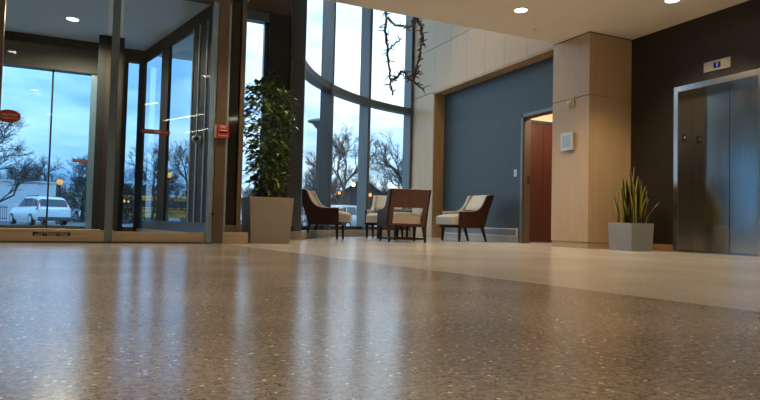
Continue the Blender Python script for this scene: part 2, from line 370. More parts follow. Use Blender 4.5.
box('plate', (-.008, -.037, -.06), (0, .037, .06), WHITEP, sw, bevel=.003); box('rocker', (-.013, -.017, -.033), (-.008, .017, .033), GREYPL, sw, bevel=.002)

# window wall beside the curtain wall
WY = 8.7
wf = struct('wall_front', 'dark brown wall around the narrow window behind the ficus', 'wall')
box('header', (1.32, WY, 3.42), (2.40, WY + .22, 6.4), BROWNW, wf)
box('pier', (2.10, WY, 0), (2.42, WY + .22, 3.42), BLACKB, wf)  # backlit shade of the brown wall is put into this near-black colour
box('pier', (1.40, WY, 0), (1.50, WY + .22, 3.42), BLACKB, wf)
box('apron', (1.50, WY, 0), (2.10, WY + .22, .22), BLACKB, wf)
box('edge_trim', (2.42, WY - .03, 0), (2.452, WY + .25, 6.4), BROWNW, wf, bevel=.003)
wi = struct('window_1', 'narrow tall window behind the ficus tree', 'window')
box('frame_head', (1.50, WY + .04, 3.28), (2.10, WY + .2, 3.42), MULL, wi); box('frame_stile', (2.04, WY + .10, .22), (2.10, WY + .2, 3.28), MULL, wi)
box('frame_stile', (1.50, WY + .10, .22), (1.55, WY + .2, 3.28), MULL, wi)
box('pane', (1.55, WY + .14, .22), (2.04, WY + .152, 3.28), G_CURT, wi)

# curved curtain wall
CC = Vector((7.25, 6.85)); CR = 5.15
def arc(a, r=CR): return (CC.x + r * math.cos(math.radians(a)), CC.y + r * math.sin(math.radians(a)))
cw = struct('window_2', 'tall curved curtain wall with grey blue mullions', 'window')
A0, A1 = 158.3, 101.9
MUL = [157.5, 135.7, 119.3, 103.7]
def arc_strip(name, a0, a1, rin, rout, z0, z1, mt, n=14, parent=cw):
    mb = MB(); vs = []; fs = []
    for i in range(n + 1):
        a = a0 + (a1 - a0) * i / n
        for r, z in ((rin, z0), (rout, z0), (rout, z1), (rin, z1)):
            x, y = arc(a, r); vs.append((x, y, z))
    for i in range(n):
        for k in range(4): fs.append((i * 4 + k, i * 4 + (k + 1) % 4, i * 4 + 4 + (k + 1) % 4, i * 4 + 4 + k))
    fs += [(0, 1, 2, 3), (n * 4 + 3, n * 4 + 2, n * 4 + 1, n * 4)]
    return mb.add(vs, fs).build(name, mt, parent, sharp=30)
arc_strip('curb', A0, A1, CR - .22, CR + .12, 0, .13, CURB)
arc_strip('bottom_rail', A0, A1, CR - .10, CR + .03, .13, .20, BLACKB)
arc_strip('transom', A0, A1, CR - .17, CR + .03, 2.735, 2.865, MULL)
arc_strip('transom', A0, A1, CR - .17, CR + .03, 5.9, 6.3, MULL)
for a in MUL:
    wdt = .045 / CR * 57.3
    mb = MB(); pts = [arc(a - wdt, CR - .20), arc(a - wdt, CR + .04), arc(a + wdt, CR + .04), arc(a + wdt, CR - .20)]
    mb.prism(pts, .13, 6.3).build('mullion', MULL, cw, bevel=.004)
edges = [A0] + MUL + [A1]
for i in range(len(edges) - 1):
    a0 = edges[i] - (.5 if i else 0); a1 = edges[i + 1] + (.5 if i < len(edges) - 2 else 0)
    if a0 - a1 < 1.6: continue
    for z0, z1 in ((.20, 2.735), (2.865, 5.9)):
        p0 = Vector(arc(a0)); p1 = Vector(arc(a1)); nn = (p1 - p0).normalized(); nn = Vector((-nn.y, nn.x)) * .012
        MB().prism([p0, p1, p1 + nn, p0 + nn], z0, z1).build('pane', G_CURT, cw)

# ------------------------------------------------------------------ glazed entrance
d = struct('door_3', 'glass automatic entrance door with bronze bottom rails', 'door')
box('header', (-2.75, GY - .02, 2.86), (1.25, GY + .12, CEIL), FRAMEB, d, bevel=.003)
for x0, x1, zt, yy in ((-1.06, -.085, .145, GY), (-2.7, -1.11, .145, GY + .0), (.055, 1.035, .125, GY + .03)):
    box('bottom_rail', (x0, yy, .012), (x1, yy + .055, zt), RAIL, d, bevel=.003)
    box('pane', (x0 + .01, yy + .02, zt), (x1 - .005, yy + .032, 2.86), G_VEST, d)
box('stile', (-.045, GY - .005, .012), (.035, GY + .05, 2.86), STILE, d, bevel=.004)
box('stile', (-1.11, GY - .005, .012), (-1.06, GY + .05, 2.86), FRAMEB, d, bevel=.004)
box('rail_return', (-.085, GY, .012), (.055, GY + .05, .135), RAIL, d, bevel=.003)
box('stile', (1.035, GY - .01, .012), (1.10, GY + .07, 2.86), mat('sky_tinted_stile', (.30, .44, .54), .25, .5, var=.06, vscale=(30, 30, 2)), d, bevel=.004)  # sky reflection on the aluminium is painted in as a blue base colour
box('post', (1.10, GY - .03, 0), (1.222, GY + .12, CEIL), FRAMEB, d, bevel=.004)
box('latch', (1.085, GY - .045, .33), (1.115, GY - .01, .36), BLACKP, d)
box('threshold', (-2.75, GY - .03, 0), (1.10, GY + .10, .012), BLACKB, d)
# label plate on the bottom rail: dark plate with worn silver marks
lp = tag(empty('rail_nameplate', (-.545, GY - .0005, .09)), 'small dark nameplate on the bronze bottom door rail', 'nameplate')
box('plate', (-.175, -.003, -.020), (.175, 0, .020), BLACKP, lp)
rr = random.Random(3)
for (x0, x1, z0, z1) in ((-.16, -.085, -.016, -.003), (-.04, .04, -.016, -.002), (.075, .15, -.016, -.004)):
    k = x0
    while k < x1:
        w_ = rr.uniform(.006, .012); box('letter_mark', (k, -.004, z0), (min(k + w_, x1), -.003, z1 + rr.uniform(-.002, .002)), RAIL, lp); k += w_ + .004
k = -.13
while k < .15:
    w_ = rr.uniform(.005, .012); box('letter_mark', (k, -.004, .004), (k + w_, -.003, .013 + rr.uniform(-.003, .003)), RAIL, lp); k += w_ + .005
sk = tag(empty('door_sticker', (-.985, GY + .018, 1.305)), 'red oval caution sticker on the glass entrance door', 'sticker')
o = MB().lathe([(1, 0), (1, .0012)], 40).build('backing', REDS, sk); o.rotation_euler = (math.pi / 2, 0, 0); o.scale = (.108, .068, 1)
text('CAUTION', .036, CREAML, sk, 'lettering', T(0, -.0025, .012) @ FACE_SOUTH)
text('AUTOMATIC DOOR', .0225, CREAML, sk, 'lettering', T(0, -.0025, -.021) @ FACE_SOUTH)
es = tag(empty('emergency_strip', (.445, GY + .048, 1.265)), 'narrow red emergency lettering strip on the entrance glass', 'sticker')
box('backing', (-.155, -.002, -.026), (.155, 0, .026), REDS, es)
text('IN EMERGENCY', .030, CREAML, es, 'lettering', T(-.085, -.003, 0) @ FACE_SOUTH, sx=.60)
text('PUSH', .040, WHITEL, es, 'lettering', T(.02, -.003, 0) @ FACE_SOUTH, sx=.75)
text('TO OPEN', .032, CREAML, es, 'lettering', T(.105, -.003, 0) @ FACE_SOUTH, sx=.62)
pull = tag(empty('fire_alarm_pull', (1.168, GY - .03, 1.315)), 'red fire alarm pull station on the bronze entrance post', 'fire alarm')
box('back_box', (-.085, -.03, -.075), (.03, 0, .078), mat('tan_plate', (.5, .38, .24)), pull, bevel=.003)
box('body', (-.055, -.055, -.075), (.075, -.03, .078), REDP, pull, bevel=.006)
box('handle_recess', (-.035, -.058, -.020), (.058, -.054, .028), BLACKP, pull, bevel=.003)
box('handle', (-.030, -.066, .006), (.052, -.057, .018), WHITEP, pull, bevel=.003)
text('FIRE', .034, WHITEL, pull, 'lettering', T(.01, -.0557, .052) @ FACE_SOUTH)
text('PULL DOWN', .020, WHITEL, pull, 'lettering', T(.01, -.0557, -.047) @ FACE_SOUTH)

wd = struct('window_3', 'dark narrow glazed side panel between entrance post and ficus', 'window')
SY = GY + .06
box('pane', (1.245, SY + .035, .22), (1.385, SY + .05, CEIL), G_DARK, wd)
box('frame_stile', (1.385, SY - .02, .14), (1.44, SY + .10, CEIL), FRAMEB, wd, bevel=.003); box('frame_stile', (1.222, GY - .02, .14), (1.245, SY + .10, CEIL), mat('sky_tinted_stile', (.3, .44, .54)), wd)
box('frame_sill', (1.235, SY - .01, .135), (1.46, SY + .10, .22), FRAMEB, wd, bevel=.003)
box('base_box', (1.215, SY - .05, 0), (1.53, SY + .10, .135), RAIL, wd, bevel=.004)
box('return_pane', (1.405, SY + .10, .20), (1.417, WY, CEIL), G_CURT, wd)
box('return_sill', (1.38, SY + .10, 0), (1.44, WY, .20), MULL, wd); box('return_mullion', (1.38, 7.92, .20), (1.44, 7.98, CEIL), MULL, wd)

# vestibule right wall, far wall and outer door
def vx(y): return 1.12 + (y - 7.65) * (.39 - 1.12) / (10.7 - 7.65)
wv = struct('window_4', 'angled glazed side wall of the vestibule with dark mullions', 'window')
def vbox(name, y0, y1, z0, z1, mt, dx0=0., dx1=.045, bevel=0.):
    pts = [(vx(y0) + dx0, y0), (vx(y0) + dx1, y0), (vx(y1) + dx1, y1), (vx(y1) + dx0, y1)]
    return MB().prism(pts, z0, z1).build(name, mt, wv, bevel=bevel)
vbox('head', 7.25, 10.6, 2.86, CEIL, BLACKB); vbox('sill', 7.25, 10.6, 0.0, .10, ALU, -.03); vbox('base_rail', 7.25, 10.6, .10, .24, MULL)
for y0, y1, mt in ((9.30, 9.62, BLACKB), (8.10, 8.28, BLACKB), (7.86, 8.06, BLACKB), (7.25, 7.80, BLACKB)):
    vbox('mullion', y0, y1, .24, 2.86, mt)
for y0 in (8.28, 8.06, 7.80, 10.52):
    vbox('glazing_bead', y0, y0 + (.03 if y0 < 10 else .1), .24, 2.86, ALU if y0 < 10 else MULL, -.015, .05)
for y0, y1 in ((9.62, 10.52), (8.31, 9.30)): vbox('pane', y0, y1, .24, 2.86, G_VEST, .018, .03)
pb = tag(empty('wall_camera', (vx(7.97), 7.97, 1.32), math.radians(13.5)), 'round white ball camera with dark lens on the vestibule mullion', 'camera')
MB().lathe([(.045, 0), (.045, .012), (.03, .02)], 20).build('mount', WHITEP, pb, sharp=40).matrix_local = Matrix.Rotation(-math.pi / 2, 4, 'Y')
MB().lathe([(.052 * math.sin(math.pi * k / 12) + .0005, -.052 * math.cos(math.pi * k / 12)) for k in range(13)], 20).build('ball', WHITEP, pb, smooth=True).location = (-.058, 0, 0)
MB().lathe([(.026, 0), (.026, .012), (.018, .016)], 18).build('lens', BLACKP, pb, sharp=40).matrix_local = T(-.070, -.040, 0) @ Matrix.Rotation(-.25, 4, 'Z') @ Matrix.Rotation(math.pi / 2, 4, 'X')

FY = 10.5
d = struct('door_4', 'outer glass entrance door with deep dark header', 'door')
box('header', (-2.75, FY - .06, 2.56), (-.24, FY + .14, CEIL), mat('taupe_header', (.17, .145, .115), .5, var=.1), d)
box('header_cap', (-2.75, FY - .12, 2.93), (-.24, FY + .1, CEIL), BLACKB, d)
box('jamb_column', (-.24, 9.88, 0), (.12, FY + .14, CEIL), BLACKB, d, bevel=.004)
for x0, x1 in ((-2.75, -1.72), (-1.70, -.895), (-.875, -.30)):
    box('pane', (x0, FY + .03, .12), (x1, FY + .042, 2.56), G_VEST, d)
    box('bottom_rail', (x0, FY + .01, .01), (x1, FY + .06, .12), FRAMEB, d, bevel=.003)
box('stile', (-.895, FY + .01, .01), (-.872, FY + .06, 2.56), BLACKB, d); box('stile', (-1.72, FY + .01, .01), (-1.70, FY + .06, 2.56), BLACKB, d)
box('stile', (-.345, FY - .02, .01), (-.24, FY + .06, 2.56), mat('sky_tinted_stile', (.3, .44, .54)), d, bevel=.003)
box('header', (.12, FY - .02, 2.85), (.46, FY + .14, CEIL), BLACKB, d)
box('pane', (.20, FY + .03, .12), (.38, FY + .042, 2.85), G_VEST, d); box('stile', (.12, FY, .0), (.20, FY + .1, 2.85), BLACKB, d); box('stile', (.36, FY, 0), (.45, FY + .1, 2.85), BLACKB, d)
box('bottom_rail', (.20, FY, 0), (.36, FY + .08, .12), FRAMEB, d)
es2 = tag(empty('emergency_strip', (-.43, FY + .028, 1.16)), 'dark red lettering strip on the outer door beside the column', 'sticker')
box('backing', (-.13, -.002, -.024), (.13, 0, .024), REDS, es2)
text('IN EMERGENCY PUSH', .030, CREAML, es2, 'lettering', T(0, -.003, 0) @ FACE_SOUTH, sx=.75)

# ------------------------------------------------------------------ lamps
def downlight(loc, label, watt, glow=GLOW, group=None, cone=112):
    r = tag(empty('downlight', loc), label, 'ceiling light', group)
    mb = MB(); n = 28
    prof = [(.095, 0), (.095, -.006), (.078, -.008), (.076, 0)]
    vs = [(a * math.cos(2 * math.pi * k / n), a * math.sin(2 * math.pi * k / n), z) for a, z in prof for k in range(n)]
    fs = [(i * n + k, i * n + (k + 1) % n, ((i + 1) % 4) * n + (k + 1) % n, ((i + 1) % 4) * n + k) for i in range(4) for k in range(n)]
    mb.add(vs, fs).build('trim_ring', WHITEP, r, sharp=30)
    MB().lathe([(.077, -.004), (.077, -.001)], 28).build('lens', glow, r)
    ld = bpy.data.lights.new('downlight_lamp', 'SPOT'); ld.energy = watt; ld.color = (1.0, .76, .50); ld.spot_size = math.radians(cone); ld.spot_blend = .7; ld.shadow_soft_size = .07
    lo = bpy.data.objects.new('lamp', ld); COL.objects.link(lo); lo.parent = r; lo.location = (0, 0, -.03)
    return r
LIGHTS = [((4.68, 6.04), 'round lit downlight in the cream ceiling left of the pier'), ((6.05, 4.92), 'round lit downlight in front of the elevator, cut by the picture top')]
for (x, y), lb in LIGHTS: downlight((x, y, CEIL), lb, LAMP_W)
for x, y in ((4.68, 2.6), (4.68, -.8), (4.68, -4.2), (1.6, 2.6), (1.75, 6.1), (-1.6, 5.6), (-1.6, 2.6), (-1.6, -.8), (-1.6, -4.2)):  # unseen lamps added for room light, one set to light the ficus
    downlight((x, y, CEIL), 'assumed unseen round downlight in the lobby ceiling outside the picture', LAMP_W, group='assumed downlights outside the picture')
downlight((-.57, 9.28, CEIL), 'round lit downlight in the vestibule ceiling', 150, cone=165)
downlight((7.3, 7.55, 2.7), 'round lit downlight in the side corridor ceiling', 110, cone=172)
for x, y in ((4.9, 8.7), (3.7, 9.5)): downlight((x, y, 6.3), 'added unseen round downlight in the high ceiling above the lounge chairs', 120, group='added downlights above the lounge chairs', cone=90)  # unseen lamps added to warm the wood trim and lounge
for i, ((x0, y0), (x1, y1)) in enumerate((((1.33, -3.35), (2.13, -1.67)), ((2.14, -5.48), (2.68, -4.16)), ((.69, -1.09), (.93, -.66)), ((2.85, -2.1), (3.16, -1.63)))):
    L_ = math.hypot(x1 - x0, y1 - y0)
    sl = tag(empty('slot_light', ((x0 + x1) / 2, (y0 + y1) / 2, CEIL), math.atan2(y1 - y0, x1 - x0)), 'linear slot light in the lobby ceiling behind the viewpoint', 'ceiling light', 'slot lights behind the viewpoint')
    box('housing', (-L_ / 2 - .02, -.05, -.02), (L_ / 2 + .02, .05, -.001), ALU, sl); box('lens', (-L_ / 2, -.04, -.03), (L_ / 2, .04, -.02), SLOT, sl)
sd = tag(empty('smoke_detector', (5.35, 6.55, CEIL)), 'small flat white detector disc in the ceiling near the pier', 'detector')
MB().lathe([(.045, 0), (.045, -.008), (.03, -.014)], 20).build('cover', PAINT, sd, sharp=40)
MB().lathe([(.012, -.014), (.012, -.02)], 12).build('sensor', PAINT, sd)

# ------------------------------------------------------------------ chairs and table
def smooth_profile(pts, n=6):
    out = []
    P = [Vector(p) for p in pts]
    for i in range(len(P) - 1):
        p0, p1, p2, p3 = P[max(i - 1, 0)], P[i], P[i + 1], P[min(i + 2, len(P) - 1)]
        for k in range(n):
            t = k / n
            out.append(tuple(.5 * ((2 * p1) + (p2 - p0) * t + (2 * p0 - 5 * p1 + 4 * p2 - p3) * t * t + (3 * p1 - p0 - 3 * p2 + p3) * t ** 3)))
    out.append(tuple(P[-1])); return out
def make_chair():
    r = empty('lounge_chair')
    top = smooth_profile([(.43, .81), (.30, .80), (.245, .70), (.18, .59), (.09, .528), (-.06, .51), (-.235, .51)], 4)
    side = [(-.235, .25), (.25, .25), (.325, .52)] + top
    for s in (-1, 1):
        x0, x1 = sorted((s * .272, s * .302))
        MB().prism_x(side, x0, x1).build('side_panel', WALNUT, r, bevel=.004, seg=1)
    # back: upper panel above an open gap, lower rail, two stiles
    def bk(z): return .25 + (z - .25) * (.18 / .56)
    def slab(name, x0, x1, z0, z1, mt, th=.028):
        MB().add([(x0, bk(z0) - th, z0), (x1, bk(z0) - th, z0), (x1, bk(z0), z0), (x0, bk(z0), z0), (x0, bk(z1) - th, z1), (x1, bk(z1) - th, z1), (x1, bk(z1), z1), (x0, bk(z1), z1)],
                 [(3, 2, 1, 0), (4, 5, 6, 7), (0, 1, 5, 4), (1, 2, 6, 5), (2, 3, 7, 6), (3, 0, 4, 7)]).build(name, mt, r, bevel=.004, seg=1)
    slab('backrest_panel', -.272, .272, .53, .81, WALNUTB)
    slab('back_stile', -.272, -.215, .25, .53, WALNUTB); slab('back_stile', .215, .272, .25, .53, WALNUTB)
    slab('back_rail', -.215, .215, .25, .28, WALNUTB)
    box('seat_frame', (-.27, -.27, .235), (.27, .24, .285), WALNUT, r, bevel=.004)
    # upholstery
    cu = MB(); n = 10; mm_ = 10; vs = []
    for i in range(n + 1):
        for j in range(mm_ + 1):
            u = i / n * 2 - 1; v = j / mm_ * 2 - 1
            x = .255 * math.copysign(abs(u) ** .8, u); y = -.055 + .295 * math.copysign(abs(v) ** .8, v)
            e = max(abs(u), abs(v)); z = .445 + .025 * (1 - u * u) * (1 - v * v) - (.03 if e > .99 else 0)
            vs.append((x, y, z))
    fs = [(i * (mm_ + 1) + j, (i + 1) * (mm_ + 1) + j, (i + 1) * (mm_ + 1) + j + 1, i * (mm_ + 1) + j + 1) for i in range(n) for j in range(mm_)]
    rim = [i * (mm_ + 1) for i in range(n + 1)] + [n * (mm_ + 1) + j for j in range(1, mm_ + 1)] + [i * (mm_ + 1) + mm_ for i in range(n - 1, -1, -1)] + [j for j in range(mm_ - 1, 0, -1)]
    o_ = len(vs)
    vs += [(vs[q][0], vs[q][1], .285) for q in rim]; R_ = len(rim)
    fs += [(rim[k], rim[(k + 1) % R_], o_ + (k + 1) % R_, o_ + k) for k in range(R_)] + [tuple(o_ + k for k in range(R_))]
    cu.add(vs, fs).build('seat_cushion', CREAM, r, sharp=50)
    pad = MB()
    inner = [(.325, .555), (.41, .808), (.365, .824), (.29, .715), (.215, .60), (.205, .545)]
    pad.prism_x(inner, -.262, .262).build('back_cushion', CREAM, r, bevel=.018, seg=2)
    arm = [(-.215, .42), (.19, .42), (.30, .52), (.40, .815)] + [(y - .004, z + .012) for y, z in top[4:]][:-1] + [(-.225, .516)]
    for s in (-1, 1):
        x0, x1 = sorted((s * .225, s * .276))
        MB().prism_x(arm, x0, x1).build('arm_pad', CREAM, r, bevel=.006, seg=1)
    for s in (-1, 1):
        def leg(y0, y1, xo):
            a, b = .026, .014
            x = s * .262; xb = s * (.262 + xo)
            MB().add([(xb - b, y1 - b, 0), (xb + b, y1 - b, 0), (xb + b, y1 + b, 0), (xb - b, y1 + b, 0), (x - a, y0 - a, .26), (x + a, y0 - a, .26), (x + a, y0 + a, .26), (x - a, y0 + a, .26)],
                     [(3, 2, 1, 0), (4, 5, 6, 7), (0, 1, 5, 4), (1, 2, 6, 5), (2, 3, 7, 6), (3, 0, 4, 7)]).build('leg', WALNUT, r, bevel=.003, seg=1)
        leg(-.205, -.215, .0); leg(.215, .30, .004)
    return r
chair = make_chair(); chair.scale = (1.09, 1.04, 1.0)
def fwd(dx, dy): return math.atan2(dy, dx) + math.pi / 2        # local -Y forward
CH = [((3.33, 9.37), fwd(.86, -.51), 'cream lounge chair with dark walnut sides, turned sideways near the window mullions'),
      ((4.235, 8.40), fwd(.16, .985), 'walnut lounge chair seen from behind, seat visible through its open back'),
      ((5.61, 8.79), fwd(-1, .02), 'cream lounge chair facing left in front of the blue wall'),
      ((4.72, 10.07), fwd(-.60, -.80), 'far cream lounge chair half hidden behind the chair seen from behind')]
for i, (p, a, lb) in enumerate(CH):
    c = chair if i == 0 else copy_tree(chair)
    c.location = (p[0], p[1], 0); c.rotation_euler = (0, 0, a)
    tag(c, lb, 'chair', 'lounge chairs around the low table')
tb = tag(empty('side_table', (4.66, 9.25, 0), math.radians(4)), 'low dark table with floor stretchers between the lounge chairs', 'table')
box('table_top', (-.33, -.33, .50), (.33, .33, .53), mat('table_top_stone', (.30, .30, .30), .18, var=.1), tb, bevel=.004)
box('apron', (-.30, -.30, .45), (.30, .30, .50), WALNUT, tb, bevel=.003)
for sx_ in (-1, 1):
    for sy_ in (-1, 1): box('leg', (sx_ * .30 - .018, sy_ * .30 - .018, 0), (sx_ * .30 + .018, sy_ * .30 + .018, .47), WALNUT, tb, bevel=.003)
    box('stretcher', (sx_ * .30 - .015, -.282, .01), (sx_ * .30 + .015, .282, .04), WALNUT, tb); box('stretcher', (-.282, sx_ * .30 - .015, .01), (.282, sx_ * .30 + .015, .04), WALNUT, tb)

# ------------------------------------------------------------------ planters
def square_pot(parent, wb_, wt_, h, mt, name='pot'):
    a, b = wb_ / 2, wt_ / 2; t_ = .025
    vs = [(-a, -a, 0), (a, -a, 0), (a, a, 0), (-a, a, 0), (-b, -b, h), (b, -b, h), (b, b, h), (-b, b, h)]
    c_ = b - t_
    vs += [(-c_, -c_, h), (c_, -c_, h), (c_, c_, h), (-c_, c_, h), (-c_, -c_, h - .06), (c_, -c_, h - .06), (c_, c_, h - .06), (-c_, c_, h - .06)]
    fs = [(3, 2, 1, 0)] + [(k, (k + 1) % 4, 4 + (k + 1) % 4, 4 + k) for k in range(4)] + [(4 + k, 4 + (k + 1) % 4, 8 + (k + 1) % 4, 8 + k) for k in range(4)] + [(8 + k, 8 + (k + 1) % 4, 12 + (k + 1) % 4, 12 + k) for k in range(4)] + [(12, 13, 14, 15)]
    MB().add(vs, fs).build(name, mt, parent, bevel=.004, seg=1)
    box('soil', (-c_ + .002, -c_ + .002, h - .075), (c_ - .002, c_ - .002, h - .035), SOIL, parent)
fi = tag(empty('potted_ficus', (1.835, 7.505, 0)), 'leafy ficus tree in a tall tapered taupe planter', 'potted plant')
square_pot(fi, .49, .56, .575, TAUPE, 'planter')
rn = random.Random(11)
tips = []
for k in range(4):
    a = k * 1.6 + .4; pts = [Vector((.07 * math.cos(a), .07 * math.sin(a), .52))]; rad = [.016]
    for j in range(7):
        q = pts[-1] + Vector((rn.uniform(-.04, .04) + .012 * math.cos(a), rn.uniform(-.04, .04) + .012 * math.sin(a), .20)); pts.append(q); rad.append(.016 - .0018 * (j + 1)); tips.append(q)
    MB().tube(pts, rad, 7).build('trunk', BARK, fi, smooth=True)
lf = MB(); tw = MB()
def crown(z):   # half-width by height
    K = ((.58, .17), (.8, .21), (1.1, .24), (1.35, .29), (1.6, .36), (1.85, .33), (2.0, .22), (2.16, .05))
    for (z0, r0_), (z1, r1_) in zip(K, K[1:]):
        if z <= z1: return r0_ + (r1_ - r0_) * (z - z0) / (z1 - z0)
    return .05
for i in range(1450):
    z = .60 + 1.54 * rn.random() ** .85; R_ = crown(z); a = rn.uniform(0, 2 * math.pi); q = R_ * math.sqrt(rn.uniform(.10, 1.0)) * (1 + .26 * math.sin(2 * a + z * 7) * math.sin(z * 9 + a))
    c = Vector((q * math.cos(a), q * math.sin(a), z)); ln = rn.uniform(.07, .125); wd_ = ln * .29
    d_ = Vector((math.cos(a + rn.uniform(-1, 1)), math.sin(a + rn.uniform(-1, 1)), rn.uniform(-.9, .5))).normalized()
    s_ = d_.cross(Vector((rn.uniform(-.4, .4), rn.uniform(-.4, .4), 1))).normalized(); n_ = s_.cross(d_)
    lf.add([c, c + d_ * ln * .4 + s_ * wd_ + n_ * .008, c + d_ * ln - n_ * .012, c + d_ * ln * .4 - s_ * wd_ + n_ * .008, c + d_ * ln * .45 - n_ * .004], [(0, 1, 4), (1, 2, 4), (2, 3, 4), (3, 0, 4)])
    if i % 9 == 0:
        b = min(tips, key=lambda t_: (t_ - c).length); tw.tube([b, (b + c) / 2 + Vector((0, 0, .02)), c], [.005, .004, .002], 4)
o = lf.build('foliage', LEAF, fi); o['kind'] = 'stuff'
o = tw.build('twigs', BARK, fi); o['kind'] = 'stuff'

sn = tag(empty('potted_snake_plant', (6.325, 5.765, 0)), 'snake plant with yellow edged leaves in a square grey planter', 'potted plant')
square_pot(sn, .375, .405, .365, GREYP, 'planter')
rn = random.Random(5)
SL = [(-.12, -.02, .86, -.05), (-.07, .05, .98, .0), (-.02, -.06, 1.10, -.02), (.03, .02, 1.12, .03), (.07, -.05, 1.0, .02), (.12, .03, .96, .05), (.15, -.04, .80, .07), (-.15, .06, .74, -.10), (.0, .10, .92, .02), (-.04, -.12, .78, -.05), (.09, -.12, .72, .06), (.17, .08, .70, .18), (-.10, -.10, .66, -.12), (.05, .13, 1.02, .06), (.18, -.10, .66, .20), (-.02, .0, .95, -.04), (-.12, .1, .88, -.03), (.1, .1, .90, .04), (.02, -.1, .84, .0), (-.08, -.03, .80, -.06), (.13, -.08, .86, .03), (.0, .04, 1.05, .01)]
for k, (x, y, h, lean) in enumerate(SL):
    mb = MB(); n = 9; z0 = .33; vs = []; tw_ = rn.uniform(0, 1.2); az = rn.uniform(-.6, .6)
    for i in range(n + 1):
        t_ = i / n; w_ = .056 * (math.sin(math.pi * min(1, (t_ * .75 + .22))) ** .8) if i < n else .001
        cx = x * 1.1 + lean * t_ * t_ * 1.1; cy = y * .8 + math.sin(az) * .06 * t_ * t_; z = z0 + (h - z0) * t_
        an = tw_ + t_ * .7
        for q in (-1, -.60, 0, .60, 1):
            cup = -.010 * (1 - q * q)
            vs.append((cx + math.cos(an) * w_ * q - math.sin(an) * cup, cy + math.sin(an) * w_ * q + math.cos(an) * cup, z))
    fs = []; mi = []
    for i in range(n):
        for j in range(4):
            mb_i = 1 if j in (0, 3) else 0
            fs.append((i * 5 + j, i * 5 + j + 1, i * 5 + 6 + j, i * 5 + 5 + j)); mi.append(mb_i)
    mb.v = vs; mb.f = fs; mb.mi = mi
    mb.build('leaf', [SNAKE, SNAKEY], sn, smooth=True)

# ------------------------------------------------------------------ hanging branch sculpture
hs = tag(empty('branch_sculpture', (4.105, 8.545, 0)), 'driftwood branch loop hanging before the tall curved window', 'sculpture')
rn = random.Random(21)
rv = Vector((math.cos(YAW), -math.sin(YAW), 0)); dv = Vector((math.sin(YAW), math.cos(YAW), 0))
def sp3(x, z, dd=0.): return rv * x + dv * dd + Vector((0, 0, z))
def strand(way, r_, nt_, name):
    mb = MB(); pts = []
    for i in range(len(way) - 1):
        a, b = way[i], way[i + 1]; n = 5
        for k in range(n): pts.append(a.lerp(b, k / n) + Vector((rn.uniform(-.014, .014), rn.uniform(-.014, .014), rn.uniform(-.012, .012))))
    pts.append(way[-1])
    mb.tube(pts, [r_ * (1.15 - .5 * abs(i / len(pts) - .35)) for i in range(len(pts))], 6)
    for k in range(nt_):
        i = rn.randrange(1, len(pts) - 1); p = pts[i]; d0 = (pts[i + 1] - pts[i - 1]).normalized()
        o_ = Vector((rn.uniform(-1, 1), rn.uniform(-1, 1), rn.uniform(-1, 1))); o_ = (o_ - d0 * o_.dot(d0)).normalized()
        d_ = (d0 * rn.choice((-.6, .5, .8)) + o_).normalized(); L_ = rn.uniform(.06, .17); q = [p]
        for j in range(3): d_ = (d_ + Vector((rn.uniform(-.35, .35), rn.uniform(-.35, .35), rn.uniform(-.35, .35)))).normalized(); q.append(q[-1] + d_ * L_ / 3)
        mb.tube(q, [r_ * .55, r_ * .42, r_ * .32, r_ * .12], 5)
        if rn.random() < .6: mb.tube([q[1], q[1] + (d_ + o_ * .8).normalized() * L_ * .5], [r_ * .32, r_ * .1], 4)
    return mb.build(name, DRIFT, hs, smooth=True)
# main pieces in the plane of the sculpture (x right, z up)
def way(pts): return [sp3(x, z, dd) for (x, z), dd in zip(pts, (0, .05, .02, -.04, .03, .0, .04))]
strand(way([(-.153, 3.80), (-.150, 3.68), (-.152, 3.42), (-.112, 3.09), (-.073, 2.81), (-.060, 2.60), (-.014, 2.36)]), .020, 46, 'branch')
strand(way([(.30, 3.70), (.345, 3.61), (.423, 3.51), (.452, 3.27), (.415, 3.10), (.380, 2.86), (.327, 2.66)]), .025, 48, 'branch')
strand(way([(-.044, 2.60), (.052, 2.67), (.139, 2.77), (.223, 2.63), (.345, 2.58), (.494, 2.435)]), .019, 44, 'branch')
strand(way([(-.117, 3.63), (.0, 3.52), (.122, 3.507), (.212, 3.46), (.34, 3.56)]), .016, 26, 'branch')
strand(way([(-.104, 3.09), (.007, 3.225), (.119, 3.293)]), .012, 12, 'branch')
for x, z, dd in ((-.153, 3.78, 0), (.345, 3.60, .05)): MB().tube([sp3(x, z, dd), sp3(x, 6.3, dd)], .003, 5).build('cable', CABLE, hs)

# ------------------------------------------------------------------ outside
GZ = -.36
ASPH = mat('asphalt', (.06, .062, .065), .8, var=.25, vscale=(.6, .6, .6))
GRASS = mat('winter_grass', (.045, .055, .03), .9, var=.3, vscale=(.4, .4, .4))
TREEB = mat('bare_tree_bark', (.035, .032, .030), .9, var=.25, vscale=(3, 3, 3))
TWIGB = mat('bare_twigs', (.055, .050, .048), .9, var=.2, vscale=(3, 3, 3))
tag(MB().prism([(-160, 13.5), (260, 13.5), (260, 330), (-160, 330)], GZ - .2, GZ).build('ground', ASPH), 'dark parking lot ground outside the windows', 'ground', kind='structure')
tag(MB().prism([(-40, 10.75), (40, 12.2), (40, 13.6), (-40, 13.6)], GZ - .2, GZ + .16).build('pavement', mat('outdoor_concrete', (.28, .28, .27), .85, var=.1, vscale=(1, 1, 1))), 'pale concrete pavement just outside the building', 'pavement', kind='structure')
def at_px(x, D):      # ground point at image column x and depth D, a survey helper
    dd = fw + rt * ((x - 380) / F_PX); k = D / dd.dot(fw); return (dd.x * k, dd.y * k)
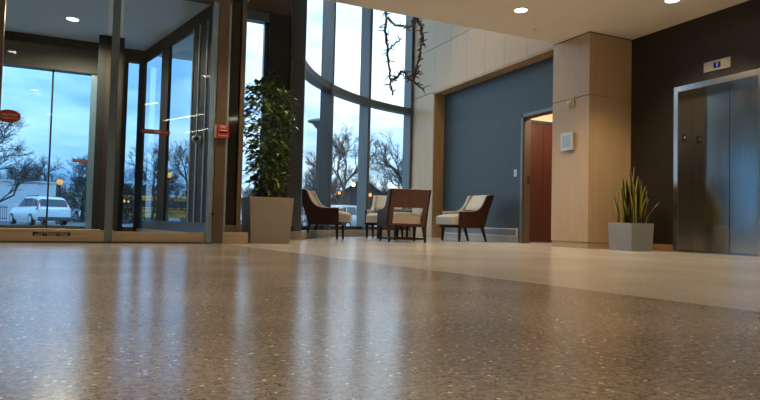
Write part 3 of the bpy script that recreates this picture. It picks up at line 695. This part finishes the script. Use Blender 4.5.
def tree_mesh(seed, spread, levels=6, twigs=True):
    rn = random.Random(seed); tk = MB(); tg = MB()
    def grow(p, d, L_, r_, lev):
        n = 3; pts = [p]; dd = d.copy()
        for k in range(n):
            dd = (dd + Vector((rn.uniform(-.13, .13), rn.uniform(-.13, .13), rn.uniform(-.05, .09)))).normalized(); pts.append(pts[-1] + dd * L_ / n)
        (tk if lev < 3 else tg).tube(pts, [r_, r_ * .88, r_ * .78, r_ * .66], 6 if lev < 3 else 3, cap=False)
        if lev >= 4:
            for k in range(2):
                o_ = dd.orthogonal().normalized(); o_.rotate(Matrix.Rotation(rn.uniform(0, 6.28), 3, dd)); q0 = pts[rn.choice((1, 2, 3))]
                tg.tube([q0, q0 + (dd * .7 + o_).normalized() * L_ * rn.uniform(.5, .9)], [r_ * .5, r_ * .3], 3, cap=False)
        if lev >= levels: return
        kids = rn.choice((2, 3, 3)) if lev < 4 else rn.choice((2, 2, 3))
        for k in range(kids):
            a = rn.uniform(0, 2 * math.pi); o_ = dd.orthogonal().normalized(); o_.rotate(Matrix.Rotation(a, 3, dd))
            nd = (dd + o_ * rn.uniform(.35, .85) * spread + Vector((0, 0, .10))).normalized()
            st_ = pts[-1] if k == 0 else pts[rn.choice((1, 2, 3))]
            grow(st_, nd, L_ * rn.uniform(.62, .84), r_ * rn.uniform(.62, .76), lev + 1)
        if lev == 0:
            for k in range(2):
                a = rn.uniform(0, 2 * math.pi); grow(pts[2].copy(), Vector((math.cos(a), math.sin(a), .55)).normalized(), L_ * .6, r_ * .45, 2)
    grow(Vector((0, 0, -.05)), Vector((0, 0, 1)), .26, .017, 0)
    zt = max(v[2] for v in tk.v + tg.v)
    for mb in (tk, tg): mb.v = [(x / zt, y / zt, z / zt) for x, y, z in mb.v]
    return tk.mesh('trunk', TREEB, smooth=True), tg.mesh('twigs', TWIGB)
TM = [tree_mesh(s, sp_v, 8) for s, sp_v in ((1, 1.0), (2, 1.1), (3, .9), (4, 1.2))]
def tree(px, D, h, k, label, group=None, rz=0., wide=1.0):
    x, y = at_px(px, D); r = tag(empty('bare_tree', (x, y, GZ), rz), label, 'tree', group); r.scale = (h * wide, h * wide, h)
    for nm, me in (('trunk', TM[k][0]), ('twigs', TM[k][1])):
        o = bpy.data.objects.new(nm, me); COL.objects.link(o); o.parent = r
        if nm == 'twigs': o['kind'] = 'stuff'
    return r
tree(346, 44, 8.3, 0, 'large bare tree filling the middle pane of the curved window', rz=.5, wide=1.1)
tree(309, 60, 9.0, 1, 'bare tree behind the lamp pole in the left curved pane', rz=1.5)
tree(401, 72, 11.4, 2, 'dense bare tree at the right edge of the curved window', rz=2.2, wide=1.2)
tree(-6, 40, 8.6, 1, 'bare tree reaching in at the left picture edge', rz=.9, wide=1.2)
tree(186, 46, 7.4, 3, 'bare tree behind the right pane of the vestibule side wall', rz=2.7)
tree(151, 50, 7.2, 0, 'bare tree behind the left pane of the vestibule side wall', rz=4.1)
rn = random.Random(8)
for px, D, h, lb in ((66, 60, 6.9, 'distant bare tree just right of the orange street lamp'), (82, 76, 8.8, 'distant bare tree left of the vestibule column'), (96, 92, 10.4, 'distant bare tree touching the vestibule column'),
                     (122, 64, 7.0, 'distant bare tree in the narrow vestibule sidelight'), (138, 92, 8.4, 'distant bare tree at the vestibule corner, above the school bus'), (168, 98, 10.0, 'distant bare tree behind the orange lamp over the school bus'), (203, 78, 8.2, 'distant bare tree behind the bronze entrance post'),
                     (249, 86, 10.2, 'distant bare tree left behind the ficus leaves'), (270, 68, 7.5, 'distant bare tree right behind the ficus leaves'), (298, 94, 9.9, 'distant bare tree behind the first curved window mullion'),
                     (322, 74, 7.6, 'distant bare tree behind the second curved window mullion'), (358, 92, 9.7, 'distant bare tree behind the dark house and third mullion'), (412, 96, 10.9, 'distant bare tree behind the last curved window mullion')):
    tree(px, D, h, rn.randrange(4), lb, 'distant bare trees beyond the parking lot', rn.uniform(0, 6), 1.0)
for px, D, h, lb in ((2, 66, 6.4, 'bare tree above the white shed, leftmost one'), (21, 84, 8.2, 'bare tree above the white shed roof, second from left'), (38, 100, 9.4, 'bare tree above the white shed behind the car roof')):
    tree(px, D, h, rn.randrange(4), lb, 'bare trees above the white shed', rn.uniform(0, 6), 1.0)
# evergreen shrubs
SHR = mat('shrub_leaf', (.012, .020, .014), .8, var=.4, vscale=(3, 3, 3))
rs = random.Random(4); sm = MB()
for i in range(2600):
    a = rs.uniform(0, 6.283); z = rs.random(); q = math.sqrt(rs.uniform(.1, 1)) * (1 - .55 * z * z) * (.85 + .15 * math.sin(4 * a))
    c = Vector((q * math.cos(a) * .5, q * math.sin(a) * .5, z)); d_ = Vector((rs.uniform(-1, 1), rs.uniform(-1, 1), rs.uniform(-.3, 1))).normalized(); s_ = d_.orthogonal().normalized()
    sm.add([c - s_ * .012, c + s_ * .012, c + d_ * .07], [(0, 1, 2)])
sme = sm.mesh('foliage', SHR)
def shrub(px, D, h, w_, label, group=None):
    x, y = at_px(px, D); r = tag(empty('evergreen_shrub', (x, y, GZ), px), label, 'shrub', group); r.scale = (w_, w_, h)
    o = bpy.data.objects.new('foliage', sme); COL.objects.link(o); o.parent = r; o['kind'] = 'stuff'
    t_ = MB().tube([(0, 0, 0), (0, 0, .6)], [.03, .015], 6).build('stem', TREEB, r)
for px, D, h, w_, lb in ((83, 53, 4.0, 3.6, 'dark evergreen shrub right of the white car'), (98, 66, 4.0, 4.4, 'dark evergreen shrub beside the vestibule column'), (122, 52, 3.4, 3.6, 'dark evergreen shrub in the vestibule sidelight'),
                      (146, 72, 4.4, 5.5, 'dark evergreen shrub behind the left half of the bus'), (192, 70, 4.0, 3.4, 'dark evergreen shrub behind the right half of the bus'), (258, 55, 3.4, 4.4, 'dark evergreen shrub low behind the ficus planter'),
                      (303, 66, 3.4, 5, 'dark evergreen shrub behind the left lounge chair back'), (331, 82, 3.9, 4.4, 'dark evergreen shrub behind the left lounge chair arm'), (386, 61, 3.8, 3.8, 'dark evergreen shrub behind the far lounge chair'), (408, 50, 3.5, 3.2, 'dark evergreen shrub at the right end of the curved window')):
    shrub(px, D, h, w_, lb, 'evergreen shrubs beyond the parking lot')

# white shed and fence
SHED = mat('white_siding', (.62, .66, .70), .7, var=.03, vscale=(1, 1, 1))
ax, ay = at_px(-40, 49); bx_, by_ = at_px(55, 49)
shd = tag(empty('shed', (bx_, by_, GZ), math.radians(4.3)), 'long white flat roofed shed behind the parked car', 'shed')
Ls = math.hypot(bx_ - ax, by_ - ay)
box('wall', (-Ls, 0, 0), (0, 6, 3.2), SHED, shd); box('roof_edge', (-Ls - .1, -.1, 3.2), (.1, 6.1, 3.33), WHITEP, shd, bevel=.01)
box('corner_post', (-.14, -.03, 0), (.03, .1, 3.2), WHITEP, shd)
fx, fy = at_px(8, 43); gx, gy = at_px(-30, 43)
fe = tag(empty('fence', (fx, fy, GZ), math.atan2(gy - fy, gx - fx)), 'short black picket fence left of the parked car', 'fence')
for z in (.25, 1.05): box('rail', (0, -.02, z), (2.9, .02, z + .05), BLACKB, fe)
for k in range(20): box('picket', (.05 + k * .145, -.012, .05), (.075 + k * .145, .012, 1.25), BLACKB, fe)

# car
def car(px, D, head, label, paint, cat='car', k=1.0):
    x, y = at_px(px, D); r = tag(empty('parked_car', (x, y, GZ), head), label, cat); r.scale = (k, k, k)
    DG = mat('car_glass', (.02, .03, .04), .08, var=.1, spec=.6)
    # local +Y forward, length 4.6; lower body as loft of cross sections
    def loft(secs, name, mt, sharp=40):
        n = len(secs[0]); vs = [p for s_ in secs for p in s_]
        fs = [(i * n + q, i * n + (q + 1) % n, (i + 1) * n + (q + 1) % n, (i + 1) * n + q) for i in range(len(secs) - 1) for q in range(n)]
        fs += [tuple(range(n))[::-1], tuple((len(secs) - 1) * n + q for q in range(n))]
        return MB().add(vs, fs).build(name, mt, r, sharp=sharp)
    def sec(y_, w_, z0, z1, zm):
        return [(-w_ * .92, y_, z0), (w_ * .92, y_, z0), (w_, y_, z0 + .15), (w_, y_, zm), (w_ * .93, y_, z1), (-w_ * .93, y_, z1), (-w_, y_, zm), (-w_, y_, z0 + .15)]
    loft([sec(-2.30, .80, .40, .95, .75), sec(-2.22, .90, .30, 1.03, .85), sec(-1.4, .945, .26, 1.04, .88), sec(0, .945, .25, 1.02, .86), sec(1.2, .94, .25, 1.0, .84), sec(1.9, .90, .28, .90, .76), sec(2.25, .78, .34, .78, .66)], 'body', paint)
    loft([[(-.83, -2.24, 1.02), (.83, -2.24, 1.02), (.66, -1.86, 1.56), (-.66, -1.86, 1.56)], [(-.86, -1.5, 1.02), (.86, -1.5, 1.02), (.68, -1.3, 1.66), (-.68, -1.3, 1.66)],
          [(-.86, .3, 1.0), (.86, .3, 1.0), (.68, .1, 1.65), (-.68, .1, 1.65)], [(-.84, 1.15, .99), (.84, 1.15, .99), (.64, .35, 1.56), (-.64, .35, 1.56)]], 'cabin', paint, 25)
    def panel(pts, name, mt, parent=r, off=(0, 0, 0)):
        v0 = [Vector(p) for p in pts]; nn = (v0[1] - v0[0]).cross(v0[2] - v0[0]).normalized() * .012; k_ = len(v0)
        return MB().add([p + nn for p in v0] + [p - nn for p in v0], [tuple(range(k_)), tuple(range(2 * k_ - 1, k_ - 1, -1))] + [(q, (q + 1) % k_, k_ + (q + 1) % k_, k_ + q) for q in range(k_)]).build(name, mt, parent)
    panel([(-.74, -2.205, 1.08), (.74, -2.205, 1.08), (.63, -1.91, 1.50), (-.63, -1.91, 1.50)], 'rear_window', DG)
    for s in (-1, 1):
        panel([(s * .862, -1.35, 1.07), (s * .862, -.42, 1.07), (s * .717, -.42, 1.54), (s * .717, -1.18, 1.54)], 'side_window', DG)
        panel([(s * .862, -.34, 1.07), (s * .862, .72, 1.07), (s * .718, .18, 1.54), (s * .717, -.34, 1.54)], 'side_window', DG)
        panel([(s * .862, -2.0, 1.10), (s * .864, -1.45, 1.08), (s * .717, -1.3, 1.54), (s * .74, -1.72, 1.46)], 'quarter_window', DG)
        MB().add([(s * .86, -2.27, .80), (s * .70, -2.29, .80), (s * .72, -2.25, 1.02), (s * .64, -1.96, 1.46), (s * .74, -1.94, 1.44), (s * .90, -2.16, 1.02), (s * .925, -2.0, .92)],
                 [(0, 1, 2, 5), (2, 3, 4, 5), (0, 5, 6)]).build('tail_light', mat('tail_lamp_red', (.35, .02, .02), .3, var=.05), r)
        mb = MB().box((s * .98 - .09, .62, 1.02), (s * .98 + .09, .72, 1.17)); mb.build('mirror', paint, r, bevel=.03)
        for yy in (-1.38, 1.42):
            w_ = empty('wheel', (s * .86, yy, .345), 0, r)
            o = MB().lathe([(.20, -.11), (.335, -.10), (.345, 0), (.335, .10), (.20, .11)], 28).build('tire', BLACKP, w_, sharp=40); o.rotation_euler = (0, math.pi / 2, 0)
            o = MB().lathe([(.20, -.115), (.21, 0), (.20, .115)], 16).build('rim', ALU, w_, sharp=40); o.rotation_euler = (0, math.pi / 2, 0)
    box('bumper', (-.86, -2.36, .30), (.86, -2.20, .50), mat('car_trim', (.05, .055, .06), .6, var=.1), r, bevel=.03)
    box('license_plate', (-.26, -2.325, .78), (.26, -2.30, .90), WHITEL, r)
    box('roof_rail', (-.66, -1.6, 1.66), (-.63, .1, 1.70), BLACKB, r); box('roof_rail', (.63, -1.6, 1.66), (.66, .1, 1.70), BLACKB, r)
    return r
WPAINT = mat('white_car_paint', (.68, .71, .74), .25, var=.02, coat=.6)
car(39, 35, math.radians(26), 'white parked car seen from behind through the entrance glass', WPAINT)
car(351, 38, math.radians(-62), 'pale parked car low behind the curved window and lounge chair', mat('silver_car_paint', (.30, .33, .37), .3, .3, var=.03, coat=.5))
car(308, 50, math.radians(-60), 'grey parked car behind the left pane of the curved window', mat('grey_car_paint', (.22, .24, .27), .3, .3, var=.03, coat=.5))

# school bus
YEL = mat('bus_yellow', (.55, .24, .02), .45, var=.04)
x, y = at_px(172, 62); bu = tag(empty('school_bus', (x, y, GZ), math.radians(-10)), 'yellow school bus behind the vestibule side windows', 'bus')
box('body', (-5.2, -1.15, .55), (4.0, 1.15, 2.75), YEL, bu, bevel=.12); box('hood', (3.9, -.95, .5), (5.4, .95, 1.55), YEL, bu, bevel=.12)
box('window_band', (-5.0, -1.17, 1.62), (3.7, -1.14, 2.28), mat('car_glass', (.02, .03, .04)), bu)
for k in range(11): box('window_post', (-5.02 + k * .79, -1.185, 1.62), (-4.92 + k * .79, -1.16, 2.28), BLACKB, bu)
for z in (1.05, 1.40): box('side_stripe', (-5.1, -1.175, z), (3.9, -1.15, z + .07), BLACKP, bu)
for xx in (-3.2, 4.2):
    w_ = empty('wheel', (xx, -1.0, .48), 0, bu)
    o = MB().lathe([(.25, -.14), (.46, -.13), (.48, 0), (.46, .13), (.25, .14)], 26).build('tire', BLACKP, w_, sharp=40); o.rotation_euler = (math.pi / 2, 0, 0)
    o = MB().lathe([(.25, -.15), (.2, .15)], 14).build('rim', ALU, w_); o.rotation_euler = (math.pi / 2, 0, 0)

# house
HW = mat('house_siding', (.03, .032, .036), .85, var=.1, vscale=(.5, .5, 6)); RF = mat('house_roof', (.015, .016, .019), .9, var=.2, vscale=(1, 1, 4))
x, y = at_px(362, 54); ho = tag(empty('house', (x, y, GZ), math.radians(-18)), 'dark gabled house beyond the curved window', 'house')
box('wall', (-2.6, 0, 0), (2.6, 4, 2.7), HW, ho)
MB().add([(-2.6, 0, 2.7), (2.6, 0, 2.7), (0, 0, 4.5), (-2.6, 4, 2.7), (2.6, 4, 2.7), (0, 4, 4.5)], [(0, 1, 2), (5, 4, 3), (0, 3, 4, 1), (1, 4, 5, 2), (2, 5, 3, 0)]).build('gable', HW, ho)
for s in (-1, 1):
    MB().add([(s * 3.0, -.35, 2.42), (0, -.35, 4.5), (0, 4.3, 4.5), (s * 3.0, 4.3, 2.42), (s * 3.0, -.35, 2.56), (0, -.35, 4.66), (0, 4.3, 4.66), (s * 3.0, 4.3, 2.56)],
             [(0, 1, 2, 3), (7, 6, 5, 4), (0, 4, 5, 1), (1, 5, 6, 2), (2, 6, 7, 3), (3, 7, 4, 0)]).build('roof_slope', RF, ho)
for xx in (-1.3, 1.3):
    w_ = box('window', (xx - .4, -.05, 1.0), (xx + .4, .0, 2.1), WHITEP, ho); box('pane', (xx - .33, -.07, 1.07), (xx + .33, -.05, 2.03), mat('car_glass', (.02, .03, .04)), w_)

# street lamps
def street_lamp(px, py, D, label, colr, nm, estr=.95, gr_=.20, group=None):
    x, y = at_px(px, D)
    dd = fw + rt * ((px - 380) / F_PX) + up * ((200 - py) / F_PX); zz = .30 + dd.z * D / dd.dot(fw); h = zz - GZ
    r = tag(empty('street_lamp', (x, y, GZ)), label, 'street lamp', group)
    MB().lathe([(.16, 0), (.16, .12), (.09, .25), (.06, .5), (.045, h - .35), (.09, h - .28), (.09, h - .2)], 14).build('post', BLACKB, r, sharp=40)
    prof = [(gr_ * math.sin(math.pi * k / 10) + .002, -gr_ * math.cos(math.pi * k / 10)) for k in range(11)]
    MB().lathe(prof, 18, (0, 0, h)).build('globe', mat(nm, tuple(c_ * .3 for c_ in colr), .5, emit=colr, estr=estr), r, smooth=True)
    MB().lathe([(.11, 0), (.06, .06), (.02, .12)], 14, (0, 0, h + gr_ * .93)).build('finial', BLACKB, r, sharp=40)
OR = (1.0, .34, .05)
street_lamp(59, 182, 40, 'glowing orange street lamp right of the white shed', OR, 'sodium_globe')
street_lamp(168, 175, 42, 'glowing orange street lamp behind the vestibule side pane', OR, 'sodium_globe')
street_lamp(268, 187, 44, 'orange street lamp glowing between the ficus leaves', OR, 'sodium_globe')
street_lamp(339, 193, 46, 'upper of two orange street lamps behind the left lounge chair', OR, 'sodium_globe', gr_=.12)
street_lamp(341, 198.5, 60, 'lower of two orange street lamps behind the left lounge chair', OR, 'sodium_globe', gr_=.15)
street_lamp(370, 195, 48, 'small orange street lamp at the third mullion of the curved window', OR, 'sodium_globe', gr_=.14)
street_lamp(124, 201, 50, 'left of two low orange lamps seen through the far vestibule sidelight', OR, 'sodium_globe', gr_=.12)
street_lamp(128.5, 201.5, 50, 'right of two low orange lamps seen through the far vestibule sidelight', OR, 'sodium_globe', gr_=.09)
street_lamp(353, 184.5, 40, 'warm white globe lamp near the dark house', (1.0, .80, .55), 'white_globe', 2.5, .13)
x, y = at_px(316.5, 26)
ar = tag(empty('parking_light', (x, y, GZ)), 'tall unlit parking lot light with flat round head', 'street lamp')
MB().lathe([(.2, 0), (.2, .5), (.09, .55), (.065, 4.75)], 16).build('pole', BLACKB, ar, sharp=40)
MB().lathe([(.08, 4.7), (.30, 4.95), (.48, 5.0), (.48, 5.06), (.2, 5.16), (.04, 5.2)], 22).build('lamp_head', mat('lamp_head_grey', (.16, .18, .2), .5, .3, var=.05), ar, sharp=35)
